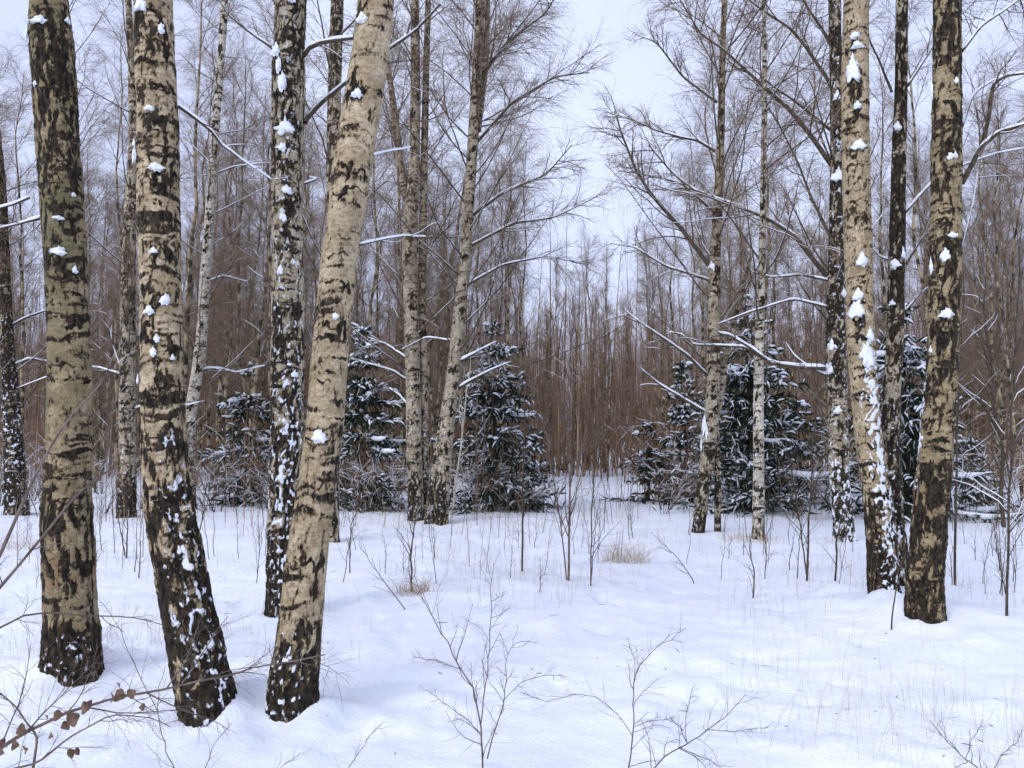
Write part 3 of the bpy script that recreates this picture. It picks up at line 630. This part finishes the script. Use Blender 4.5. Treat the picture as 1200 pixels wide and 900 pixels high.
while cnt < 240:
    Y = 22+34*rng.random()**.85; px = rng.uniform(-90, 1290); k = int(rng.integers(0, 7)); sc = rng.uniform(.8, 1.1)
    H = protos[k][1]*sc; top_py = 530-900*H/Y
    mid = 590 < px < 810
    if 622 < px < 745 and Y < 46: continue
    lim = np.interp(px, [540, 600, 650, 690, 760, 810, 850], [-200, 60, 190, 230, 230, 120, -200])
    if top_py < lim: continue
    if k in (1, 2, 4, 6) and mid and Y < 36: continue
    if not mid and rng.random() < .42 and top_py < 60: continue
    place_far(px, Y, sc, k); cnt += 1
for (px, Y, k, sc) in [(694, 40, 3, .62), (704, 44, 5, .7), (711, 43, 5, .8), (640, 41, 5, .75), (731, 40, 5, .75)]: place_far(px, Y, sc, k)

# ---------------------------------------------------------------- the far wood, one mass
def far_wood():
    n = 3600
    Y = np.sqrt(rng.uniform(50**2, 100**2, n)); a = rng.uniform(-.84, .84, n); x = Y*a
    H = rng.uniform(7, 19, n)*rng.uniform(.75, 1.1, n)*(1+.15*np.abs(a))+(Y-50)*.05; z0 = gz(x, Y)
    s = np.linspace(0, 1, 5); ln = rng.normal(size=(n, 2))*.6
    P = np.stack([x[:, None]+ln[:, :1]*s*H[:, None]*.12, Y[:, None]+ln[:, 1:]*s*H[:, None]*.12, z0[:, None]-.1+s[None]*H[:, None]], -1)
    Rr = (.018+.085*rng.random(n)**2)[:, None]*np.array([1, .85, .65, .4, .12])
    g_ = Geo(); g_.tubes(P, Rr, 5, 0)
    b1, r1 = grow(P, Rr, 26, 4, 2.1, .6, .012, (.05, .99), .06, .05, .06, .5); g_.tubes(b1, r1, 3, 1)
    b2, r2 = grow(b1, r1, 9, 2, .8, .7, .009, (.1, 1), .0, .0, .05, .4); g_.tubes(b2, r2, 3, 1)
    m = rng.random(len(b1)) < .10
    o = g_.build('far_wood', [STEMS, TWIG2]); tag(o, 'brown mass of distant bare trees closing the view beyond the clearing', 'wood', None, 'stuff')
    s_ = Geo(); snow_on(s_, b1[m], r1[m]*1.2, 3, .5, .006)
    so_ = s_.build('branch_snow', SNOWB, (0,0,0), o); 
far_wood()

# ================================================================ bushes of the wood edge
def bush_geo(R, H, n, snow=.8, arch=.0, thin=1.):
    g_, s_ = Geo(), Geo()
    az = rng.random(n)*6.28; el = rng.uniform(.15, .75, n); d = np.stack([np.cos(az)*el, np.sin(az)*el, np.ones(n)], 1); d /= np.linalg.norm(d, axis=1, keepdims=True)
    P = np.empty((n, 8, 3)); P[:, 0] = np.stack([np.cos(az)*.12*R, np.sin(az)*.12*R, np.full(n, -.05)], 1); L = H*rng.uniform(.6, 1.25, n)
    for k in range(1, 8):
        d = d+rng.normal(size=d.shape)*.07; d[:, 2] += .03-arch*k*.05; d /= np.linalg.norm(d, axis=1, keepdims=True); P[:, k] = P[:, k-1]+d*(L/7)[:, None]
    Rr = np.tile(np.linspace(.011, .004, 8)*thin, (n, 1)); g_.tubes(P, Rr, 4)
    a, b = grow(P, Rr, 9, 5, H*.38, .7, .005*thin, (.2, 1), .0, -.03*arch, .12, .4); g_.tubes(a, b, 3, 1)
    c, d_ = grow(a, b, 5, 3, H*.15, .6, .0035*thin, (.1, 1), .0, 0, .12, .4); g_.tubes(c, d_, 3, 1)
    snow_on(s_, P, Rr, 4, .5, .006, frac=snow, gap=.2); snow_on(s_, a, b, 3, .5, .006, frac=snow*.55, gap=.3)
    return g_, s_
BG = 'snow-dusted bare bushes along the foot of the wood'
bp = []
for k in range(5):
    g_, s_ = bush_geo([1.2, 1.6, .8, 1.4, 1.0][k], [1.6, 2.2, 1.2, 2.8, 3.4][k], [9, 12, 8, 9, 6][k], arch=[1, .8, .5, .9, .1][k])
    root = empty('bare_bush', (0, 0, 0), 'tangled bare bush dusted with snow along the foot of the wood', 'bush', BG)
    b_ = g_.build('branches', [BRANCH, TWIG2], (0,0,0), root); s_.build('branch_snow', SNOWB, (0,0,0), b_)
    bp.append(root)
ub = [False]*5; c_ = 0
for px, Y, k, sc in [(560,20.0,3,.9),(600,20.4,0,.7),(430,20.5,1,1.),(455,21,3,.8),(1130,18.5,4,1.),(1160,19.5,3,1.),(1195,18,4,1.),(925,19,4,.8),(775,20.5,4,.9),(260,21,4,1.),(120,20.5,3,1.),(60,19.8,1,1.)]:
    p = at(px, 500, Y)[0]; loc = (float(p[0]), float(Y), gz1(p[0], Y)); rz = rng.random()*6.28
    if not ub[k]: ub[k] = True; bp[k].location = loc; bp[k].scale = (sc,)*3
    else: dup(bp[k], loc, rz, sc, bp[k]['label'], BG)
while c_ < 80:
    px = rng.uniform(-60, 1260); Y = rng.uniform(21, 36); k = int(rng.integers(0, 5))
    if 622 < px < 745 and Y < 46: continue
    p = at(px, 500, Y)[0]; loc = (float(p[0]), float(Y), gz1(p[0], Y)); sc = rng.uniform(.6, 1.15); rz = rng.random()*6.28
    if not ub[k]: ub[k] = True; bp[k].location = loc; bp[k].scale = (sc,)*3
    else: dup(bp[k], loc, rz, sc, bp[k]['label'], BG)
    c_ += 1

# ================================================================ saplings and tall stems in the snow
def stem_plant(pts, w, label, name='sapling', cat='sapling', group='bare saplings standing in the snow', Y=None, sub=8, subL=.28, snow=False, ang=.5, extra=(), mat=None, lv2=3, up=.06):
    b = pts[0]; Y = Y or gdist(*b); mat = mat or (BRANCH if Y > 5 and rng.random() < .75 else SHRUB); p = at(b[0], b[1], Y)[0]; base = (p[0], p[1], gz1(p[0], p[1]))
    root = empty(name, base, label, cat, group); g_ = Geo(); s_ = Geo()
    dz = base[2]-p[2]
    for j, (pp, ww) in enumerate([(pts, w)]+list(extra)):
        dyy = rng.uniform(-.12, .12)*Y*.3; P = []
        for i, q in enumerate(pp):
            c, mpp = at(q[0], q[1], Y+(dyy*i/(len(pp)-1) if j else 0)); c[2] += dz; P.append([*c, max(.0012, (.62 if Y > 5 else .43)*ww*mpp/2*(1-.72*i/(len(pp)-1)))])
        if j == 0: P.insert(0, [P[0][0], P[0][1], P[0][2]-.08, P[0][3]])
        sp, _ = spline(P, 20); C = sp[None, :, :3].copy(); kk = np.stack([fbm(C*(60/Y), 3, 3), fbm(C*(60/Y), 3, 4), fbm(C*(60/Y), 3, 6)], -1)-.5; C += kk*.009*Y*np.linspace(0, 1, 20)[None, :, None]**.5; Rr = sp[None, :, 3]; L = np.linalg.norm(C[0, -1]-C[0, 0])
        g_.tubes(C, Rr, 6)
        if sub:
            a, b_ = grow(C, Rr, int(sub*1.35), 7, L*subL*rng.uniform(.85, 1.1), ang, .5*Rr.max(), (.15, .99), up, up*.5, .17, .45); g_.tubes(a, b_, 4)
            c2, d2 = grow(a, b_, lv2+1, 5, L*subL*.45, .75, max(.0011, .00019*Y), (.15, 1), .03, .03, .12, .4); g_.tubes(c2, d2, 3)
            if snow: snow_on(s_, a, b_, 4, .5, .003, gap=.3)
        if snow: snow_on(s_, C, Rr, 4, .5, .004, gap=.2)
    o = g_.build('stem', mat, base, root)
    if snow: s_.build('stem_snow', SNOWB, base, o)
    return root
stem_plant([(612,668),(613,560),(616,450),(618,380)], 4.5, 'bare dark sapling left of the central gap, its stem rising before the spruce', sub=14)
stem_plant([(666,685),(668,560),(670,450),(672,350)], 5, 'tallest bare sapling, in the middle of the central gap', sub=18, subL=.3, extra=[([(664,684),(655,600),(640,520),(632,470)],3)])
stem_plant([(692,690),(694,600),(700,520),(704,470)], 3, 'thin bare sapling just right of the tallest one', sub=10)
stem_plant([(483,700),(481,660),(484,620),(489,600)], 4, 'short broken dark stem in the rusty grass tuft', sub=6, subL=.5)
stem_plant([(410,672),(411,640),(413,610),(418,585)], 2.5, 'small bare sapling right of the pale leaning birch', sub=6)
stem_plant([(945,680),(948,600),(952,520),(958,450),(955,380)], 4, 'forked bare sapling left of the right-hand birch clump', sub=12, extra=[([(945,672),(935,600),(925,540),(918,500)],3)])
stem_plant([(979,680),(980,640),(985,600),(984,560)], 4, 'bare sapling just left of the snow-striped birch', sub=7)
stem_plant([(1119,685),(1120,580),(1122,450),(1126,340),(1128,270)], 5, 'tall dark sapling to the right of the rightmost large birch', sub=16, snow=True)
stem_plant([(1180,740),(1183,620),(1188,450),(1194,350),(1198,280)], 5, 'tall dark sapling near the right edge of the view', sub=18, snow=True, extra=[([(1181,720),(1172,680),(1168,640)],2.5)])
stem_plant([(1177,624),(1172,590),(1176,540),(1165,490),(1162,430),(1154,380),(1156,330)], 8, 'crooked dark young tree behind the tall sapling at the right edge', name='young_tree', cat='tree', group=None, sub=18, snow=True, Y=17)
stem_plant([(1045,750),(1050,710),(1058,675),(1066,640)], 3, 'curved bare twig leaning against the right-hand birch clump', name='twig', cat='twig', group=None, sub=0)
stem_plant([(883,700),(884,670),(880,640),(882,615)], 3, 'knee-high bare sapling below the slim white birch', sub=6)
stem_plant([(148,652),(150,610),(147,570)], 3, 'short stem in front of the grey birch on the left', sub=4, extra=[([(146,650),(141,615),(139,585)],2.5)])
stem_plant([(163,675),(165,640),(168,600)], 2.5, 'short twiggy stem left of the second large birch', sub=5)
stem_plant([(235,600+22),(238,590),(243,560)], 2.2, 'short thin stem right of the second large birch', sub=4)
stem_plant([(814,682),(800,660),(778,635),(765,622)], 2, 'fallen bare twig slanting on the snow right of centre', name='twig', cat='twig', group=None, sub=4)
stem_plant([(530,600),(536,550),(542,500),(547,450),(552,400)], 5, 'very thin pale stem beside the forked birch', name='young_birch', cat='tree', group=None, sub=8, mat=BARK_L, Y=19.5)
# unnamed small stems scattered over the clearing
for k in range(200):
    Y = rng.uniform(8.5, 21)**1.0; px = rng.uniform(0, 1200); p = at(px, 600, Y)[0]
    py = 530+ (CAMZ/Y)*900*.985; Hp = rng.uniform(.35, 1.6)*(1 if Y < 14 else 1.8)
    hp = Hp/Y*900; l = rng.normal()*.10*hp
    stem_plant([(px, py), (px+l*.4, py-hp*.5), (px+l, py-hp)], max(.9, rng.uniform(.009, .022)/Y*900), 'thin bare stem poking up through the snow of the clearing', name='thin_sapling', cat='sapling', group='thin bare stems poking through the snow', Y=Y, sub=int(rng.integers(3, 8)), lv2=2)
for k in range(95):                       # thicket of taller stems at the edge of the wood
    Y = rng.uniform(17, 25); px = rng.uniform(0, 1200)
    if 638 < px < 715 and rng.random() < .6: continue
    py = 530+(CAMZ/Y)*900*.985; hp = rng.uniform(1.6, 4.8)/Y*900; l = rng.normal()*.07*hp
    stem_plant([(px, py), (px+l*.4, py-hp*.5), (px+l, py-hp)], rng.uniform(.012, .035)/Y*900, 'tall thin bare stem at the edge of the wood', name='tall_sapling', cat='sapling', group='tall thin bare stems at the edge of the wood', Y=Y, sub=8, lv2=3, snow=(k % 2 == 0), mat=[SHRUB, TWIG2][k % 2])

# ================================================================ shrubs close to the camera
FS = 'bare shrubs close to the camera'
stem_plant([(568,915),(565,870),(563,840),(557,805),(540,775),(522,742),(502,705),(484,665)], 6, 'bare forked shrub at the bottom centre', name='shrub', cat='shrub', group=FS, Y=3.75, sub=10, subL=.30, ang=.8, lv2=4,
  extra=[([(563,842),(568,800),(573,760),(575,700),(575,680),(578,650)],4),([(571,880),(580,845),(590,820),(594,790),(591,770),(600,745),(620,742)],4),([(563,850),(545,830),(520,815),(500,800)],2.2),([(590,812),(610,790),(640,780),(665,783)],2),([(540,775),(510,765),(485,760)],2)])
stem_plant([(735,912),(740,880),(742,850),(742,800),(750,780),(770,755),(805,735)], 4.5, 'bare shrub right of the bottom centre with an upright stem', name='shrub', cat='shrub', group=FS, Y=3.85, sub=9, subL=.30, ang=.8, lv2=4,
  extra=[([(742,862),(725,835),(700,815),(680,812),(640,820),(610,810)],2.2),([(742,805),(745,775),(735,745)],2),([(742,850),(760,845),(790,840)],2)])
stem_plant([(758,912),(768,892),(780,880),(805,865),(830,850),(855,830),(875,807)], 4.5, 'bare shrub low over the snow, spreading right of the upright stem', name='shrub', cat='shrub', group=FS, Y=3.8, sub=9, subL=.35, ang=.8, lv2=4,
  extra=[([(805,865),(796,845),(782,835)],2.5),([(795,870),(830,885),(845,895),(852,908)],2.5),([(805,865),(802,840),(812,800)],2.2),([(830,850),(860,852),(900,848)],2)])
stem_plant([(1192,912),(1170,893),(1150,880),(1130,865),(1110,845),(1090,820)], 5, 'bare twiggy shrub in the lower right corner', name='shrub', cat='shrub', group=FS, Y=3.8, sub=9, subL=.35, ang=.8, lv2=3,
  extra=[([(1150,880),(1125,882),(1103,880)],2.5),([(1160,885),(1172,860),(1190,845),(1198,830)],2.5),([(1130,865),(1140,840),(1150,825)],2)])
stem_plant([(212,915),(208,895),(195,865),(188,840),(184,810),(192,775),(196,765)], 3.2, 'single bare stem in front of the second large birch', name='shrub', cat='shrub', group=FS, Y=3.75, sub=5, subL=.4, extra=[([(186,820),(165,780),(150,745),(130,700),(118,690)],2.5)])
stem_plant([(240,912),(238,880),(250,850),(272,822)], 2.6, 'small bare stem at the foot of the second large birch', name='shrub', cat='shrub', group=FS, Y=3.7, sub=5, subL=.4)
stem_plant([(300,912),(330,880),(355,860)], 2, 'tiny bare sprig at the bottom between the second and the leaning birch', name='shrub', cat='shrub', group=FS, Y=3.75, sub=6, subL=.5)
stem_plant([(395,908),(405,885),(430,850),(445,830)], 2.2, 'small bare sprig right of the leaning birch foot', name='shrub', cat='shrub', group=FS, Y=3.8, sub=6, subL=.4)
stem_plant([(476,720),(450,690),(432,660),(420,640)], 2, 'bare sprig left of the rusty grass tuft', name='shrub', cat='shrub', group=FS, sub=6, subL=.4)
# leafy branch, lower left
b = at(-70, 905, 3.5)[0]; root = empty('leafy_bush', (b[0], b[1], 0), 'low bare branch holding brown withered leaves in the lower left corner', 'bush', FS)
lb = traced_branch(root, (b[0], b[1], 0), 3.5, [(-70,915),(-20,892),(0,877),(30,858),(75,836),(125,820),(200,807),(300,782),(380,768)], 7, dy=.15, name='branch', sub=16, subL=.28, snow=False, mat=SHRUB, tw=SHRUB, lv2=4, twr=.0012, ang=.6)
lb2 = traced_branch(root, (b[0], b[1], 0), 3.42, [(-70,930),(0,905),(45,893),(80,865),(130,838),(180,842),(200,852)], 4, dy=.1, name='branch', sub=10, subL=.3, snow=False, mat=SHRUB, tw=SHRUB, lv2=3, twr=.0012, ang=.6)
lb3 = traced_branch(root, (b[0], b[1], 0), 3.5, [(38,905),(44,865),(40,855),(20,830),(0,812),(-20,805)], 4, dy=.1, name='branch', sub=7, subL=.35, snow=False, mat=SHRUB, tw=SHRUB, lv2=3, twr=.0012)
def leaf(px, py, s, Y):
    nu, nv = 7, 9; u = np.linspace(-1, 1, nu); v = np.linspace(0, 1, nv); U, Vv = np.meshgrid(u, v)
    w = np.sin(math.pi*np.clip(Vv*.93+.05, 0, 1))**.7*.5*(1+.12*np.sin(Vv*40))
    x = U*w; z = -Vv*1.25; y = .45*(U*w)**2*2+.3*np.sin(Vv*2.6+random.random())*.6+.1*rng.normal(size=U.shape)*.3
    q = np.stack([x, y, z], -1)*s*at(px, py, Y)[1]; rz = rng.uniform(-1.3, 1.3); ty = rng.uniform(-.7, .7)
    c, s_ = math.cos(rz), math.sin(rz); q = q@np.array([[c, s_, 0], [-s_, c, 0], [0, 0, 1]]).T; c, s_ = math.cos(ty), math.sin(ty); q = q@np.array([[c, 0, s_], [0, 1, 0], [-s_, 0, c]]).T
    V = (q+at(px, py, Y)[0]).reshape(-1, 3); k = np.arange(nv-1)[:, None]*nu; j = np.arange(nu-1)[None]; f = np.stack([k+j, k+j+1, k+nu+j+1, k+nu+j], -1).reshape(-1, 4)
    mesh('leaf', V, f, LEAFM, (b[0], b[1], 0), root)
for (px, py, s) in [(5,865,14),(27,848,18),(17,868,14),(26,874,13),(68,832,16),(80,835,22),(60,858,10),(80,878,14),(90,876,11),(98,822,18),(107,820,16),(130,812,14),(143,808,20),(150,808,15),(168,824,11),(135,800,10),(2,878,12),(75,845,14),(52,838,8)]: leaf(px, py, s*.66, 3.48)
# dark branches reaching in at the left edge, from a shrub rooted outside the view
b = at(-150, 900, 3.4)[0]; root = empty('shrub', (b[0], b[1], 0), 'dark slanting shrub branches reaching in from the left edge across the first birch', 'shrub', FS); bs_ = (b[0], b[1], 0)
traced_branch(root, bs_, 3.4, [(-150,905),(-80,800),(-20,690),(0,650),(20,605),(35,570),(60,520),(85,485),(115,455),(128,430)], 7, dy=.2, sub=7, subL=.16, snow=False, mat=SHRUB, tw=SHRUB, lv2=3, twr=.0012)
traced_branch(root, bs_, 3.3, [(-150,905),(-60,770),(-10,700),(20,665),(45,635),(85,585),(110,562),(140,545),(150,543)], 6, dy=.2, sub=8, subL=.18, snow=False, mat=SHRUB, tw=SHRUB, lv2=3, twr=.0012)
traced_branch(root, bs_, 3.5, [(-150,900),(-80,790),(-30,750),(0,736),(28,722),(60,718),(110,722),(160,724),(190,732)], 4.5, dy=.5, sub=10, subL=.2, snow=False, mat=SHRUB, tw=SHRUB, lv2=3, twr=.0012)

# ================================================================ dry grass
def blades(n, xy, hlo, hhi, w, lean=.25, spread=None):
    x, y = xy; z = gz(x, y)-.02; H = rng.uniform(hlo, hhi, n)**1.0; az = rng.random(n)*6.28; ln = np.abs(rng.normal(size=n))*lean
    P = np.empty((n, 4, 3)); s = np.linspace(0, 1, 4)
    P[..., 0] = x[:, None]+(np.cos(az)*ln*H)[:, None]*s**1.6; P[..., 1] = y[:, None]+(np.sin(az)*ln*H)[:, None]*s**1.6; P[..., 2] = z[:, None]+H[:, None]*s*(1-.15*ln[:, None]*s)
    return P, w*np.linspace(1, .4, 4)[None]*rng.uniform(.6, 1.3, (n, 1))
g_ = Geo()
n = 12000; Y = 3.2+19*rng.random(n)**.95; a = rng.uniform(-.78, .78, n); x = Y*a
dens = nz(np.stack([x, Y, 0*x], -1), (.45, .45, 1), 3, 77); m = rng.random(n) < np.clip(dens*1.25-.25, 0, 1); x, Y = x[m], Y[m]
P, Rr = blades(len(x), (x, Y),   .06, .40, .0011, .3); Rr *= (.5+.085*Y)[:, None]; g_.tubes(P, Rr, 3)
a2, b2 = grow(P[::2], Rr[::2], 3, 3, .08, .6, .001, (.4, 1), .05, .05, .1); g_.tubes(a2, b2, 3)
tag(g_.build('dry_grass', STRAW), 'sparse thin reddish dry stalks sticking out of the snow', 'dry grass', None, 'stuff')
def tuft(px, py, r, n, h, label):
    p = P0(px, py); g_ = Geo(); az = rng.random(n)*6.28; rad = np.sqrt(rng.random(n))*r
    P, Rr = blades(n, (p[0]+np.cos(az)*rad, p[1]+np.sin(az)*rad), h*.3, h, .0016*max(1, p[1]/9), .8)
    P = P-np.array([p[0], p[1], 0]); g_.tubes(P, Rr, 3)
    o = g_.build('grass_tuft', RUST if px < 600 else STRAW); o.location = (p[0], p[1], 0); tag(o, label, 'grass', 'tufts of dry grass in the snow')
tuft(485, 703, .20, 170, .24, 'rusty tuft of dry grass around a broken stem left of centre')
tuft(733, 656, .36, 210, .42, 'wide tan tuft of dry grass below the central gap')
tuft(880, 634, .6, 130, .3, 'tuft of dry grass at the foot of the slim white birch')
tuft(1100, 602, 1.1, 160, .35, 'tuft of reddish dry grass behind the rightmost large birch')
tuft(20, 645, .6, 140, .3, 'tuft of dry grass left of the leftmost large birch')
tuft(1160, 606, 1.2, 220, .5, 'tuft of dry grass at the right edge beneath the crooked young tree')

g_ = Geo(); n = 420; Y = 3.3+15*rng.random(n)**1.3; x = Y*rng.uniform(-.75, .75, n)
m = rng.random(n) < .25+.75*np.clip(nz(np.stack([x, Y, 0*x], -1), (.7, .7, 1), 2, 88)*2-.9, 0, 1); x, Y = x[m], Y[m]; n = len(x)
az = rng.random(n)*6.28; L = rng.uniform(.008, .04, n)*rng.choice([1, 1, 1, 3.5], n); s = np.linspace(-.5, .5, 4)
P = np.stack([x[:, None]+np.cos(az)[:, None]*L[:, None]*s, Y[:, None]+np.sin(az)[:, None]*L[:, None]*s, 0*Y[:, None]+0*s], -1); P[..., :2] += rng.normal(size=(n, 4, 2))*.003
P[..., 2] = gz(P[..., 0].ravel(), P[..., 1].ravel()).reshape(n, 4)+.004
g_.tubes(P, rng.uniform(.001, .0028, n)[:, None]*np.array([.6, 1, 1, .5]), 4)
tag(g_.build('bark_litter', SHRUB), 'fallen bark scraps and broken twigs scattered over the snow', 'litter', None, 'stuff')

# ================================================================ labels of the many: by the landmarks they stand between
ORD = ['first','second','third','fourth','fifth','sixth','seventh','eighth','ninth','tenth','eleventh','twelfth','thirteenth','fourteenth','fifteenth','sixteenth','seventeenth','eighteenth','nineteenth','twentieth']+['twenty-'+w for w in ('first','second','third','fourth','fifth','sixth','seventh','eighth','ninth')]+['thirtieth']+['thirty-'+w for w in ('first','second','third','fourth','fifth','sixth','seventh','eighth','ninth')]
ZONE = [(-9e9,'left of the leftmost large birch'),(82,'between the leftmost and second large birches'),(205,'between the second large birch and the dark-barked one'),
        (335,'between the leaning birch and the twin-stemmed birch'),(488,'between the twin-stemmed birch and the tallest sapling'),(668,'between the tallest sapling and the multi-stemmed birch'),
        (820,'between the multi-stemmed and slim white birches'),(889,'between the slim white and the snow-striped birches'),(1035,'behind the two rightmost large birches'),(1095,'right of the rightmost large birch')]
def relabel(group, what, ymax=1e9):
    zs = {}
    for o in COL.objects:
        if o.get('group') == group and o.parent is None and o.location.y < ymax:
            px = 600+F*o.location.x/o.location.y; z = max(i for i, q in enumerate(ZONE) if px >= q[0]); zs.setdefault(z, []).append((px, o))
    for z, l in zs.items():
        l.sort(key=lambda q: q[0])
        for i, (px, o) in enumerate(l):
            if i < len(ORD): o['label'] = ORD[i]+' '+what+' from the left '+ZONE[z][1]
            else: o['label'] = 'one of the rightmost '+what+'s '+ZONE[z][1]
relabel('thin bare stems poking through the snow', 'short bare stem')
relabel('tall thin bare stems at the edge of the wood', 'tall thin stem')
relabel('snow-dusted bare bushes along the foot of the wood', 'snow-dusted bush')
relabel(FG, 'nearer slender tree', 33.)
